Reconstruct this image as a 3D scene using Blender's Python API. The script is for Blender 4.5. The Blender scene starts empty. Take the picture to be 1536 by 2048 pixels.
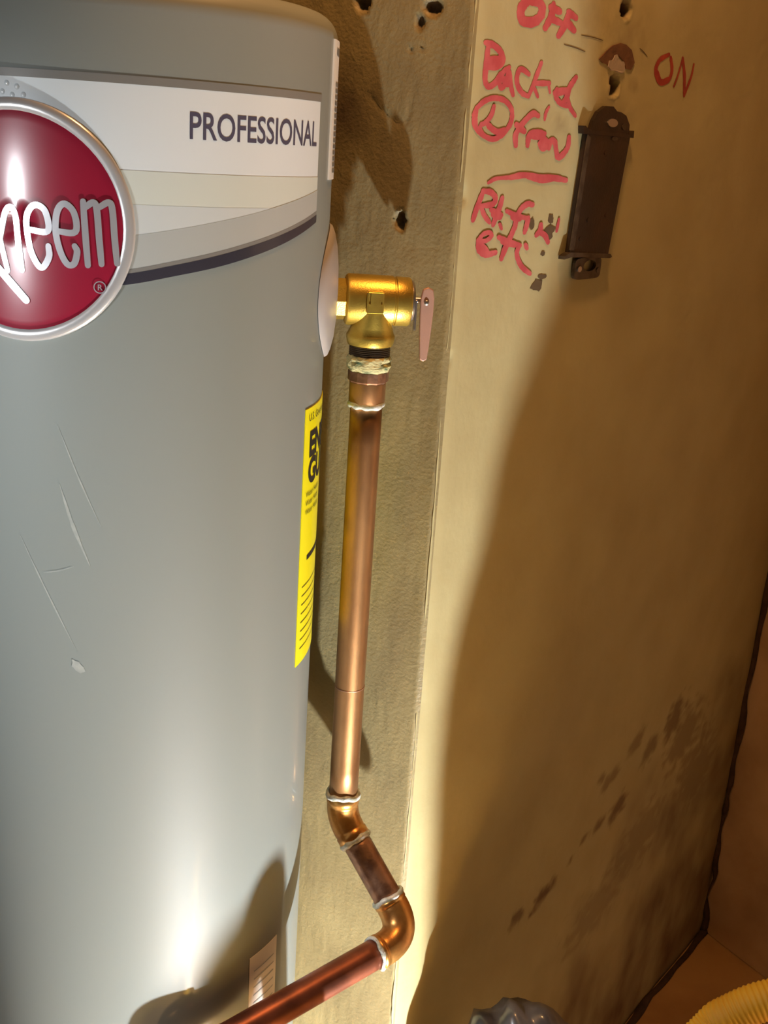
import bpy, bmesh, math, random
import numpy as np
from mathutils import Vector, Matrix, noise

# ------------------------------------------------------------------ camera, world, lights, exposure
sc = bpy.context.scene
COL = sc.collection
CAM = Vector((0, 0, 1.62))
cam_d = bpy.data.cameras.new('camera')
cam_d.sensor_fit = 'VERTICAL'; cam_d.sensor_height = 24.0
cam_d.lens = 2200 / 2048 * 24.0
cam_d.clip_start = 0.01
cam = bpy.data.objects.new('camera', cam_d); COL.objects.link(cam)
r_ = Vector((0.99777, 0.02130, 0.06325)); d_ = Vector((0.06674, -0.31819, -0.94569)); f_ = r_.cross(d_).normalized()
if f_.y < 0: f_ = -f_
M3 = Matrix((r_, -d_, -f_)).transposed()
cam.matrix_world = Matrix.Translation(CAM) @ M3.to_4x4()
sc.camera = cam

world = bpy.data.worlds.new('world'); sc.world = world; world.use_nodes = True
world.node_tree.nodes['Background'].inputs[0].default_value = (1.0, 0.62, 0.30, 1)
world.node_tree.nodes['Background'].inputs[1].default_value = 0.028

def lamp(name, loc, power, color, radius):
    l = bpy.data.lights.new(name, 'POINT'); l.energy = power; l.color = color; l.shadow_soft_size = radius
    o = bpy.data.objects.new(name, l); COL.objects.link(o); o.location = loc
    return o
lamp('work_light', (0.36, 0.49, 0.12), 128.0, (0.93, 0.97, 1.0), 0.013)          # lantern standing low beside the bag
fl_ = lamp('phone_light', (-0.74, 0.34, 1.50), 22.0, (0.95, 0.97, 1.0), 0.055)        # small torch beam held to the left of the camera
fl_.data.type = 'SPOT'; fl_.data.spot_size = math.radians(110); fl_.data.spot_blend = 1.0
fl_.rotation_euler = (Vector((-0.38, 0.86, 1.15)) - Vector(fl_.location)).to_track_quat('-Z', 'Y').to_euler()
lamp('ceiling_bulb', (0.10, 0.86, 2.42), 30.0, (1.0, 0.49, 0.18), 0.05)        # warm bulb above and behind

vs = sc.view_settings
vs.view_transform = 'Standard'; vs.look = 'None'; vs.gamma = 1.0; vs.use_curve_mapping = False
vs.exposure = 0.0
sc.display_settings.display_device = 'sRGB'

# ------------------------------------------------------------------ helpers
def lin(c):
    c = c / 255.0
    return c / 12.92 if c <= 0.04045 else ((c + 0.055) / 1.055) ** 2.4
def rgb(r, g, b): return (lin(r), lin(g), lin(b), 1)

def mat(name, color, rough=0.5, metal=0.0, coat=0.0, coat_rough=0.05, bump=0.0, bscale=200, var=None, vscale=8, vdetail=6, spec=0.5, vramp=(0.4, 0.65), stretch=(1, 1, 1), trans=0):
    """procedural principled material: noise bump plus an optional second colour mixed in by noise"""
    m = bpy.data.materials.new(name); m.use_nodes = True
    nt = m.node_tree; n = nt.nodes; L = nt.links
    b = n['Principled BSDF']
    b.inputs['Base Color'].default_value = color
    b.inputs['Roughness'].default_value = rough
    b.inputs['Metallic'].default_value = metal
    b.inputs['Coat Weight'].default_value = coat
    b.inputs['Coat Roughness'].default_value = coat_rough
    b.inputs['Specular IOR Level'].default_value = spec
    tc = n.new('ShaderNodeTexCoord'); mp = n.new('ShaderNodeMapping'); mp.inputs['Scale'].default_value = stretch
    L.new(tc.outputs['Object'], mp.inputs['Vector'])
    if var:
        t = n.new('ShaderNodeTexNoise'); t.inputs['Scale'].default_value = vscale; t.inputs['Detail'].default_value = vdetail
        L.new(mp.outputs[0], t.inputs['Vector'])
        r = n.new('ShaderNodeValToRGB'); r.color_ramp.elements[0].position = vramp[0]; r.color_ramp.elements[1].position = vramp[1]
        r.color_ramp.elements[0].color = color; r.color_ramp.elements[1].color = var
        L.new(t.outputs['Fac'], r.inputs['Fac']); L.new(r.outputs['Color'], b.inputs['Base Color'])
    if bump:
        t2 = n.new('ShaderNodeTexNoise'); t2.inputs['Scale'].default_value = bscale; t2.inputs['Detail'].default_value = 4
        L.new(mp.outputs[0], t2.inputs['Vector'])
        bp = n.new('ShaderNodeBump'); bp.inputs['Strength'].default_value = bump; bp.inputs['Distance'].default_value = 0.002
        L.new(t2.outputs['Fac'], bp.inputs['Height']); L.new(bp.outputs['Normal'], b.inputs['Normal'])
    return m

def mesh(name, verts, faces, material, parent=None, smooth=True, loc=None, label=None):
    me = bpy.data.meshes.new(name)
    me.from_pydata([tuple(v) for v in verts], [], faces); me.update()
    if smooth:
        me.polygons.foreach_set('use_smooth', [True] * len(me.polygons))
    me.materials.append(material)
    o = bpy.data.objects.new(name, me); COL.objects.link(o)
    if parent: o.parent = parent
    if loc is not None: o.location = loc
    if label: o['label'] = label
    return o

def thing(name, label, cat, loc=(0, 0, 0), rotz=0.0):
    o = bpy.data.objects.new(name, None); COL.objects.link(o)
    o.empty_display_size = 0.05
    o.location = loc; o.rotation_euler = (0, 0, rotz); o['label'] = label; o['category'] = cat
    return o

def struct(o, label=None):
    o['kind'] = 'structure'
    if label: o['label'] = label
    return o

def smooth_line(pts, n=6, closed=False):
    """Catmull-Rom through points of any dimension"""
    P = [np.array(p, float) for p in pts]
    if len(P) == 2: return [P[0] + (P[1] - P[0]) * t for t in np.linspace(0, 1, n + 1)]
    out = []
    for i in range(len(P) - 1):
        p0 = P[i - 1] if i > 0 else 2 * P[0] - P[1]
        p1, p2 = P[i], P[i + 1]
        p3 = P[i + 2] if i + 2 < len(P) else 2 * P[-1] - P[-2]
        for k in range(n):
            t = k / n
            out.append(0.5 * ((2 * p1) + (-p0 + p2) * t + (2 * p0 - 5 * p1 + 4 * p2 - p3) * t * t + (-p0 + 3 * p1 - 3 * p2 + p3) * t ** 3))
    out.append(P[-1]); return out

def tube_geo(path, radii, seg=36, caps=True):
    """swept tube with parallel-transported frames; radii one per point"""
    path = [Vector(p) for p in path]; V = []; F = []
    n = len(path)
    tang = [((path[min(i + 1, n - 1)] - path[max(i - 1, 0)]).normalized()) for i in range(n)]
    # keep tangents sensible where points coincide in a step of radius
    ref = Vector((0, 1, 0)) if abs(tang[0].y) < 0.9 else Vector((1, 0, 0))
    u = (ref - tang[0] * ref.dot(tang[0])).normalized()
    for i in range(n):
        u = (u - tang[i] * u.dot(tang[i])).normalized(); w = tang[i].cross(u)
        for k in range(seg):
            a = 2 * math.pi * k / seg
            r = radii[i](a) if callable(radii[i]) else radii[i]
            V.append(path[i] + (u * math.cos(a) + w * math.sin(a)) * r)
    for i in range(n - 1):
        for k in range(seg):
            a = i * seg + k; b = i * seg + (k + 1) % seg
            F.append((a, b, b + seg, a + seg))
    if caps:
        F.append(tuple(reversed(range(seg)))); F.append(tuple(range((n - 1) * seg, n * seg)))
    return V, F

def tube(name, path, radii, material, parent=None, seg=36, smooth=True, label=None):
    if not hasattr(radii, '__len__'): radii = [radii] * len(path)
    V, F = tube_geo(path, radii, seg)
    return mesh(name, V, F, material, parent, smooth, label=label)

def lathe(name, axis0, axisdir, prof, material, parent=None, seg=48, jitter=None, facets=False, label=None):
    """profile [(distance along axis, radius)] turned round an axis"""
    a0 = Vector(axis0); d = Vector(axisdir).normalized()
    ref = Vector((0, 0, 1)) if abs(d.z) < 0.9 else Vector((1, 0, 0))
    u = (ref - d * ref.dot(d)).normalized(); w = d.cross(u)
    V = []; F = []
    for i, (s, r) in enumerate(prof):
        for k in range(seg):
            a = 2 * math.pi * k / seg
            rr = r + (jitter(i, a) if jitter else 0)
            V.append(a0 + d * s + (u * math.cos(a) + w * math.sin(a)) * max(rr, 1e-5))
    for i in range(len(prof) - 1):
        for k in range(seg):
            a = i * seg + k; b = i * seg + (k + 1) % seg
            F.append((a, b, b + seg, a + seg))
    F.append(tuple(reversed(range(seg)))); F.append(tuple(range((len(prof) - 1) * seg, len(prof) * seg)))
    o = mesh(name, V, F, material, parent, not facets, label=label)
    if not facets: sharp(o)
    return o

def sharp(o, angle=35):
    bm = bmesh.new(); bm.from_mesh(o.data)
    bmesh.ops.recalc_face_normals(bm, faces=bm.faces)
    for e in bm.edges:
        e.smooth = not (len(e.link_faces) == 2 and e.calc_face_angle(0) > math.radians(angle))
    bm.to_mesh(o.data); bm.free()

def box_geo(c, size, bevel=0.0, basis=None):
    bm = bmesh.new(); bmesh.ops.create_cube(bm, size=1)
    for v in bm.verts: v.co = Vector((v.co.x * size[0], v.co.y * size[1], v.co.z * size[2]))
    if bevel: bmesh.ops.bevel(bm, geom=list(bm.edges), offset=bevel, segments=3, affect='EDGES')
    B = Matrix(basis).transposed() if basis else Matrix.Identity(3)
    V = [Vector(c) + B @ v.co for v in bm.verts]; bm.verts.index_update()
    F = [tuple(v.index for v in f.verts) for f in bm.faces]; bm.free()
    return V, F

def prism_geo(outline, depth, to3):
    """closed 2-D outline, extruded; to3(a, b, h) -> world"""
    n = len(outline)
    V = [to3(a, b, 0) for a, b in outline] + [to3(a, b, depth) for a, b in outline]
    F = [tuple(range(n - 1, -1, -1)), tuple(range(n, 2 * n))] + [(i, (i + 1) % n, n + (i + 1) % n, n + i) for i in range(n)]
    return V, F

def ribbon_geo(pts, width, to3, h=0.0004, sx=1.0, taper=0.25, rough=0.0, thick=0.0, sub=6):
    """a marker or embossed stroke: flat ribbon with round ends along a smoothed polyline"""
    P = smooth_line(pts, sub); n = len(P); V = []; F = []
    L = []; R = []
    rnd = random.Random(int(abs(pts[0][0] * 1e5)) + n)
    for i in range(n):
        t = P[min(i + 1, n - 1)] - P[max(i - 1, 0)]; t = np.array((t[0] / sx, t[1])); t /= (np.hypot(*t) + 1e-9)
        nn = np.array((-t[1] * sx, t[0]))
        e = min(i, n - 1 - i) / max(1, sub * 0.6)
        w = width / 2 * (1 - taper * max(0, 1 - e)) * (1 + rough * rnd.uniform(-1, 1))
        L.append(P[i] + nn * w); R.append(P[i] - nn * w)
    def cap(c, a, sgn):
        return [c + np.array((math.cos(q) * (a - c)[0] - math.sin(q) * (a - c)[1] * sx * sgn, math.sin(q) * (a - c)[0] / sx * sgn + math.cos(q) * (a - c)[1])) for q in np.linspace(0, math.pi, 6)[1:-1]]
    outline = L + cap(P[-1], L[-1], -1) + R[::-1] + cap(P[0], R[0], -1)
    # strip quads + fan caps
    nv = len(outline)
    V = [to3(a[0], a[1], h) for a in outline]
    idxL = list(range(n)); c1 = list(range(n, n + 4)); idxR = list(range(n + 4, 2 * n + 4)); c2 = list(range(2 * n + 4, nv))
    for i in range(n - 1):
        F.append((idxL[i], idxL[i + 1], idxR[n - 2 - i], idxR[n - 1 - i]))
    F.append(tuple([idxL[-1]] + c1 + [idxR[0]])); F.append(tuple([idxR[-1]] + c2 + [idxL[0]]))
    if thick:
        V2 = [to3(a[0], a[1], h - thick) for a in outline]; V += V2
        for i in range(nv): F.append((i, i + nv, (i + 1) % nv + nv, (i + 1) % nv))
    return V, F

def merge(geos):
    V = []; F = []
    for v, f in geos:
        o = len(V); V += list(v); F += [tuple(i + o for i in q) for q in f]
    return V, F

def text_geo(s, size, to3, sx=1.0, bold=0.0, h=0.0004, spacing=1.0):
    """print lettering: font outline filled and mapped through to3"""
    cu = bpy.data.curves.new('txt', 'FONT'); cu.body = s; cu.size = size; cu.offset = bold; cu.space_character = spacing
    cu.resolution_u = 4
    ob = bpy.data.objects.new('txt', cu); COL.objects.link(ob)
    dg = bpy.context.evaluated_depsgraph_get(); dg.update()
    me = bpy.data.meshes.new_from_object(ob.evaluated_get(dg))
    V = [to3(v.co.x * sx, v.co.y, h) for v in me.vertices]; F = [tuple(p.vertices) for p in me.polygons]
    w = max((v.co.x for v in me.vertices), default=0) * sx
    bpy.data.objects.remove(ob); bpy.data.curves.remove(cu); bpy.data.meshes.remove(me)
    return V, F, w
# ------------------------------------------------------------------ materials
M = {}
M['paint'] = mat('grey_enamel', rgb(129, 136, 132), rough=0.5, coat=0.28, coat_rough=0.10, spec=0.3, bump=0.02, bscale=900)
M['plastic_grey'] = mat('grey_plastic', rgb(165, 160, 156), rough=0.4)
M['label_white'] = mat('label_white', rgb(214, 223, 226), rough=0.35, coat=0.2)
M['label_mint'] = mat('label_pale_green', rgb(200, 208, 200), rough=0.35, coat=0.2)
M['label_light'] = mat('label_light_grey', rgb(194, 202, 202), rough=0.35, coat=0.2)
M['label_mid'] = mat('label_mid_grey', rgb(166, 172, 170), rough=0.35, coat=0.2)
M['label_trim'] = mat('label_trim_grey', rgb(120, 120, 116), rough=0.35, coat=0.2)
M['label_dark'] = mat('label_dark_navy', rgb(52, 52, 62), rough=0.3, coat=0.3)
M['scuff'] = mat('scuffed_enamel', rgb(154, 158, 152), rough=0.7, var=rgb(140, 146, 141), vscale=120)
M['ink'] = mat('ink_navy', rgb(72, 70, 90), rough=0.5)
M['black_ink'] = mat('black_ink', rgb(24, 24, 20), rough=0.6)
M['badge_red'] = mat('badge_red', rgb(140, 22, 48), rough=0.3, coat=1.0, coat_rough=0.16)
M['chrome'] = mat('badge_silver', rgb(196, 197, 202), rough=0.3, metal=0.55)
M['ring'] = mat('badge_ring', rgb(190, 190, 190), rough=0.3, metal=0.4)
M['yellow_label'] = mat('yellow_label', rgb(250, 240, 12), rough=0.38, coat=0.3, spec=0.6)
M['sticker'] = mat('sticker_white', rgb(226, 222, 212), rough=0.4)
M['brass'] = mat('brass', rgb(214, 186, 86), rough=0.38, metal=0.85, bump=0.12, bscale=700, var=rgb(190, 152, 66), vscale=30, vramp=(0.45, 0.75))
M['thread'] = mat('thread_dark', rgb(98, 84, 70), rough=0.4, metal=0.6)
M['crust'] = mat('pipe_dope', rgb(214, 205, 150), rough=0.8, var=rgb(78, 104, 72), vscale=70, vdetail=8, bump=0.8, bscale=260, vramp=(0.48, 0.68), stretch=(1, 1, 2.5))
M['copper'] = mat('copper', rgb(174, 132, 88), rough=0.42, metal=0.8, var=rgb(146, 104, 66), vscale=26, vdetail=7, bump=0.05, bscale=500, stretch=(1, 1, 0.35))
M['copper_bright'] = mat('copper_fitting', rgb(228, 168, 92), rough=0.32, metal=0.8, var=rgb(186, 124, 66), vscale=34, vdetail=5, bump=0.05, bscale=500)
M['copper_old'] = mat('copper_old', rgb(186, 142, 112), rough=0.42, metal=0.75, var=rgb(134, 98, 78), vscale=60, vdetail=8, bump=0.15, bscale=350)
M['copper_red'] = mat('copper_red', rgb(166, 98, 72), rough=0.36, metal=0.75, var=rgb(124, 74, 56), vscale=22, vdetail=6)
M['solder'] = mat('solder', rgb(232, 232, 224), rough=0.4, metal=0.2, var=rgb(176, 182, 160), vscale=120, bump=0.3, bscale=400)
M['steel'] = mat('steel', rgb(190, 184, 178), rough=0.3, metal=0.9)
M['lever'] = mat('lever_metal', rgb(214, 170, 150), rough=0.42, metal=0.5, bump=0.05, bscale=500)
M['black_iron'] = mat('black_iron', rgb(40, 30, 24), rough=0.38, metal=0.3, var=rgb(62, 42, 28), vscale=18, bump=0.1, bscale=300)
M['rust_iron'] = mat('rusty_iron', rgb(92, 80, 66), rough=0.5, metal=0.5, var=rgb(60, 48, 38), vscale=60)
M['red_ink'] = mat('red_marker', rgb(190, 76, 82), rough=0.6, var=rgb(206, 98, 100), vscale=50)
M['faint_ink'] = mat('red_marker_thin', rgb(150, 40, 34), rough=0.55, var=rgb(176, 60, 44), vscale=50)
M['mould'] = mat('mould', rgb(136, 110, 76), rough=0.95, var=rgb(108, 84, 56), vscale=40)
M['hole'] = mat('hole_dirt', rgb(46, 36, 26), rough=0.95, var=rgb(28, 20, 14), vscale=60)
M['bare'] = mat('bare_brown', rgb(112, 74, 46), rough=0.9, var=rgb(92, 60, 38), vscale=60, bump=0.3, bscale=300)
M['plug'] = mat('grey_filler', rgb(168, 152, 136), rough=0.9, bump=0.3, bscale=300)
M['pencil'] = mat('pencil_mark', rgb(92, 72, 44), rough=0.9)
M['bag'] = mat('smoky_plastic', rgb(104, 103, 106), rough=0.28, coat=0.5, coat_rough=0.1, var=rgb(52, 50, 54), vscale=14, vdetail=3, vramp=(0.42, 0.6))
M['hose'] = mat('yellow_vinyl', rgb(206, 158, 34), rough=0.65, var=rgb(192, 142, 26), vscale=20)
M['floor'] = mat('floor_brown', rgb(190, 148, 92), rough=0.8, var=rgb(164, 122, 72), vscale=6, bump=0.3, bscale=60)
M['rightwall'] = mat('side_plaster', rgb(200, 170, 136), rough=0.85, var=rgb(170, 138, 104), vscale=5, bump=0.4, bscale=60)
M['dirt'] = mat('corner_dirt', rgb(74, 52, 36), rough=0.95, var=rgb(54, 36, 24), vscale=30)

def wall_mat(name, base, other, vscale, stain_tone_col, bump, bscale, rough=0.8, fleck=None, spec=0.35):
    """painted plaster: two-tone noise, a stain attribute stored on the mesh, fine relief"""
    m = bpy.data.materials.new(name); m.use_nodes = True
    nt = m.node_tree; n = nt.nodes; L = nt.links; b = n['Principled BSDF']
    b.inputs['Roughness'].default_value = rough; b.inputs['Specular IOR Level'].default_value = spec
    tc = n.new('ShaderNodeTexCoord')
    t = n.new('ShaderNodeTexNoise'); t.inputs['Scale'].default_value = vscale; t.inputs['Detail'].default_value = 8
    L.new(tc.outputs['Object'], t.inputs['Vector'])
    r = n.new('ShaderNodeValToRGB'); r.color_ramp.elements[0].position = 0.35; r.color_ramp.elements[1].position = 0.7
    r.color_ramp.elements[0].color = base; r.color_ramp.elements[1].color = other
    L.new(t.outputs['Fac'], r.inputs['Fac'])
    at = n.new('ShaderNodeAttribute'); at.attribute_name = 'stain_tone'
    mx = n.new('ShaderNodeMix'); mx.data_type = 'RGBA'
    L.new(at.outputs['Fac'], mx.inputs['Factor']); L.new(r.outputs['Color'], mx.inputs['A']); mx.inputs['B'].default_value = stain_tone_col
    L.new(mx.outputs['Result'], b.inputs['Base Color'])
    t2 = n.new('ShaderNodeTexNoise'); t2.inputs['Scale'].default_value = bscale; t2.inputs['Detail'].default_value = 5
    L.new(tc.outputs['Object'], t2.inputs['Vector'])
    bp = n.new('ShaderNodeBump'); bp.inputs['Strength'].default_value = bump; bp.inputs['Distance'].default_value = 0.003
    L.new(t2.outputs['Fac'], bp.inputs['Height']); L.new(bp.outputs['Normal'], b.inputs['Normal'])
    return m
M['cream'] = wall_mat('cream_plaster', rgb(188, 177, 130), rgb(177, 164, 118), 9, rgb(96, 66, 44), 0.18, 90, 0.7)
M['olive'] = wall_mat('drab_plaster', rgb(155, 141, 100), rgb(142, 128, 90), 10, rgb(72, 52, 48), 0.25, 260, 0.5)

# ------------------------------------------------------------------ setting: walls and floor
E0 = Vector((0.055, 1.118, 0)); dC = Vector((0.61, 0.793, 0)).normalized(); nC = Vector((dC.y, -dC.x, 0))
dO = Vector((-0.866, 0.5, 0)).normalized(); nO = Vector((-0.5, -0.866, 0)).normalized()
K0 = Vector((0.773, 2.048, 0)); dB = Vector((0.56, -0.83, 0)).normalized(); nB = Vector((-0.83, -0.56, 0)).normalized()
def cream(u, z, h=0.0): return E0 + dC * u + nC * h + Vector((0, 0, z))
def olive(u, z, h=0.0): return E0 + dO * u + nO * h + Vector((0, 0, z))

def lines(segs):
    out = []
    for a, b, st in segs:
        n = max(1, int(round((b - a) / st))); out += [a + (b - a) * i / n for i in range(n)]
    out.append(segs[-1][1]); return out
def nz(x, y, z=0.0): return noise.noise(Vector((x, y, z)))
def fbm(x, y, z=0.0, o=4): return noise.fractal(Vector((x, y, z)), 1.0, 2.0, o)

def grid_wall(name, us, zs, pos, stain_tone, material):
    V = []; S = []
    for z in zs:
        for u in us:
            V.append(pos(u, z)); S.append(stain_tone(u, z))
    nu = len(us); F = [(j * nu + i, j * nu + i + 1, (j + 1) * nu + i + 1, (j + 1) * nu + i) for j in range(len(zs) - 1) for i in range(nu - 1)]
    o = mesh(name, V, F, material)
    a = o.data.attributes.new('stain_tone', 'FLOAT', 'POINT'); a.data.foreach_set('value', S)
    return o

# olive-drab face behind the heater: holes, a crack, a dark smudge
HOLES_O = [(0.0676, 1.5453, 0.0050, 0.0085, 0.012), (0.1262, 1.7490, 0.0075, 0.0085, 0.011), (0.0472, 1.7430, 0.0085, 0.0060, 0.007), (0.0600, 1.7300, 0.004, 0.006, 0.004), (0.0679, 1.7059, 0.0018, 0.0018, 0.002), (0.0569, 1.7065, 0.0018, 0.0018, 0.002)]
CRACK = [(0.112, 1.662), (0.104, 1.655), (0.090, 1.645), (0.080, 1.638), (0.070, 1.637), (0.0655, 1.646), (0.066, 1.658)]
def seg_d(p, a, b):
    ax, ay = a; bx, by = b; px, py = p
    t = max(0, min(1, ((px - ax) * (bx - ax) + (py - ay) * (by - ay)) / ((bx - ax) ** 2 + (by - ay) ** 2)))
    return math.hypot(px - ax - t * (bx - ax), py - ay - t * (by - ay))
def edge_wob(z): return 0.003 * nz(z * 9, 3.1) + 0.0016 * nz(z * 40, 7.7) + 0.0012 * nz(z * 110, 1.2)
def olive_pos(u, z):
    h = 0.0014 * nz(u * 16, z * 8, 5) + 0.0005 * nz(u * 120, z * 45, 2)
    if z > 1.3 and u < 0.3:
        for cu, cz, ru, rz, dp in HOLES_O:
            q = math.hypot((u - cu) / ru, (z - cz) / rz) + 0.25 * nz(u * 300, z * 300)
            if q < 1.25: h -= dp * max(0, min(1, (1.25 - q) / 0.5))
            elif q < 1.7: h += 0.0003 * (1.7 - q) / 0.45
        dcr = min(seg_d((u, z), CRACK[i], CRACK[i + 1]) for i in range(len(CRACK) - 1))
        if dcr < 0.0022: h -= 0.0014 * (1 - dcr / 0.0022)
    if u < 0.006: h -= 0.003 * (1 - u / 0.006)
    return olive(u, z, h)
def olive_tone(u, z):
    s = 0.0
    q = math.hypot((u - 0.146) / 0.030, (z - 1.643) / 0.040) + 0.35 * fbm(u * 30, z * 30)
    s = max(s, 0.85 * max(0, 1 - q * 0.75))
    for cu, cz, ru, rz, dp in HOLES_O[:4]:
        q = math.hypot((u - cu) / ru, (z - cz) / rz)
        s = max(s, 0.75 * max(0, min(1, (1.3 - q) * 2.0)))  # hole insides darkened by colour as well as depth
    s = max(s, 0.22 * max(0, fbm(u * 18, z * 8, 9)))
    return min(1, s)
us = lines([(0, 0.008, 0.002), (0.008, 0.20, 0.003), (0.20, 0.32, 0.008), (0.32, 1.3, 0.14)])
zs = lines([(0, 0.5, 0.10), (0.5, 1.36, 0.008), (1.36, 1.80, 0.003), (1.80, 2.6, 0.2)])
wall_left = struct(grid_wall('wall_left', us, zs, olive_pos, olive_tone, M['olive']), 'drab brown rough plaster wall behind the grey heater')

# cream face: worn corner edge, filler hole, nail hole
HOLES_C = [(0.284, 1.697, 0.011, 0.0115, 0.016), (0.291, 1.777, 0.012, 0.010, 0.014)]
def cream_pos(u, z):
    h = 0.0016 * nz(u * 7, z * 7, 1) + 0.0004 * nz(u * 60, z * 60, 4)
    uu = u
    if u < 0.02:
        k = 1 - u / 0.02
        h -= 0.0030 * k ** 2; uu = u + edge_wob(z) * k
        for cz, r, dp in ((1.5743, 0.012, 0.007), (1.41, 0.014, 0.004), (1.02, 0.02, 0.003)):
            q = math.hypot((z - cz) / r, u / 0.012) + 0.3 * nz(u * 300, z * 300)
            if q < 1: h -= dp * (1 - q); uu += 0.004 * (1 - q)
    if z > 1.6 and u > 0.2 and u < 0.36:
        for cu, cz, ru, rz, dp in HOLES_C:
            q = math.hypot((u - cu) / ru, (z - cz) / rz) + 0.3 * nz(u * 200, z * 200, 6)
            if q < 1.15: h -= dp * max(0, min(1, (1.15 - q) / 0.5))
            elif q < 1.6: h += 0.0012 * (1.6 - q) / 0.45
    return cream(uu, z, h)
MOULD = [(0.604, 0.589, 0.030, 0.017, 0.3, 0.8), (0.534, 0.590, 0.020, 0.009, 0.2, 0.7), (0.485, 0.586, 0.010, 0.007, 0, 0.6), (0.449, 0.5675, 0.006, 0.005, 0, 0.6), (0.370, 0.546, 0.030, 0.012, 0.35, 0.85), (0.298, 0.550, 0.018, 0.012, 0.3, 0.7), (0.705, 0.656, 0.030, 0.020, 0.6, 0.6), (0.799, 0.677, 0.040, 0.032, 0.6, 0.7), (0.52, 0.680, 0.012, 0.010, 0, 0.6), (0.56, 0.665, 0.030, 0.012, 0.3, 0.5), (0.64, 0.70, 0.030, 0.014, 0.5, 0.5), (0.86, 0.62, 0.07, 0.05, 0.5, 0.5), (0.72, 0.47, 0.12, 0.06, 0.2, 0.45), (0.95, 0.50, 0.09, 0.10, 0.6, 0.5), (0.58, 0.40, 0.10, 0.05, 0.1, 0.35)]
def cream_stain(u, z):
    # damp staining creeping up from the floor, with its own ragged outline
    top = 0.30 + 0.42 * max(0, min(1, (u - 0.15) / 0.9))
    s = max(0, min(1, (top - z) / 0.35 + 0.75 * fbm(u * 5, z * 5, 2))) * 0.72
    s *= 0.75 + 0.6 * fbm(u * 14, z * 10, 6)
    s = max(0, s)
    for cu, cz, r, a in ((0.118, 1.655, 0.018, 0.22), (0.175, 1.647, 0.022, 0.35), (0.30, 1.75, 0.06, 0.25), (0.22, 1.76, 0.04, 0.2), (0.33, 1.70, 0.02, 0.3)):
        q = math.hypot(u - cu, (z - cz) * 1.6) / r + 0.6 * fbm(u * 60, z * 60)
        s = max(s, a * max(0, 1 - q))
    if 0.3 < z < 0.85 and 0.22 < u < 1.1:
        for cu, cz, ru, rz, tl, a in MOULD:
            x, y = u - cu, z - cz
            xr, yr = x * math.cos(tl) + y * math.sin(tl), -x * math.sin(tl) + y * math.cos(tl)
            q = math.hypot(xr / ru, yr / rz)
            if q < 2.5: s = max(s, min(1, a * max(0, min(1, (1.35 - q - 0.75 * fbm(u * 38, z * 60, 3)) * 1.5))))
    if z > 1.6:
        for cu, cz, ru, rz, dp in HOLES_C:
            q = math.hypot((u - cu) / ru, (z - cz) / rz); s = max(s, min(1, (1.25 - q) * 2.2))  # cavities get a darker colour on top of their depth
    return max(0, min(1, s))
def cream_s(u, z, h=0.0): return cream_pos(u, z) + nC * h
us = lines([(0, 0.02, 0.0025), (0.02, 0.20, 0.006), (0.20, 0.36, 0.003), (0.36, 1.0, 0.007), (1.0, 1.1741, 0.015)])
zs = lines([(0, 0.36, 0.012), (0.36, 0.80, 0.007), (0.80, 1.40, 0.02), (1.40, 1.66, 0.006), (1.66, 1.80, 0.003), (1.80, 2.6, 0.1)])
wall_right = struct(grid_wall('wall_right', us, zs, cream_pos, cream_stain, M['cream']), 'cream plaster wall with red marker writing')

def rect_wall(name, o, d, n, length, height, material, disp=0.004):
    us = [length * i / 60 for i in range(61)]; zs = [height * i / 60 for i in range(61)]
    V = [o + d * u + n * disp * nz(u * 6, z * 6, 3) + Vector((0, 0, z)) for z in zs for u in us]
    F = [(j * 61 + i, j * 61 + i + 1, (j + 1) * 61 + i + 1, (j + 1) * 61 + i) for j in range(60) for i in range(60)]
    return mesh(name, V, F, material)
wall_far = struct(rect_wall('wall_far', K0, dB, nB, 1.6, 2.6, M['rightwall']), 'brown plaster wall meeting the cream wall at the dirty corner')
fl = [Vector((-1.6 + 3.8 * i / 40, -1.0 + 4.0 * j / 40, 0)) for j in range(41) for i in range(41)]
floor = struct(mesh('floor', [v + Vector((0, 0, -0.003 + 0.003 * nz(v.x * 3, v.y * 3))) for v in fl], [(j * 41 + i, j * 41 + i + 1, (j + 1) * 41 + i + 1, (j + 1) * 41 + i) for j in range(40) for i in range(40)], M['floor']), 'brown concrete floor at the foot of the walls')

# dirt packed into the wall corners (irregular beads)
def dirt_bead(name, path, r, parent):
    P = smooth_line(path, 14)
    rad = [max(0.002, r * (0.7 + 0.9 * fbm(i * 0.21, r * 100))) for i in range(len(P))]
    P = [Vector(p) + Vector((0.01 * nz(i * .3, 1), 0.01 * nz(i * .3, 2), 0)) for i, p in enumerate(P)]
    return tube(name, P, rad, M['dirt'], parent, seg=8)
dirt_bead('corner_dirt', [K0 + Vector((-0.004, -0.008, 0.0)), K0 + Vector((-0.004, -0.008, 0.25)), K0 + Vector((-0.004, -0.008, 0.5)), K0 + Vector((-0.002, -0.006, 0.9))], 0.008, wall_right)
dirt_bead('floor_joint_dirt', [cream(0.05, 0.0, 0.006), cream(0.4, 0.0, 0.006), cream(0.8, 0.0, 0.008), cream(1.17, 0.0, 0.008)], 0.009, wall_right)

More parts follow.
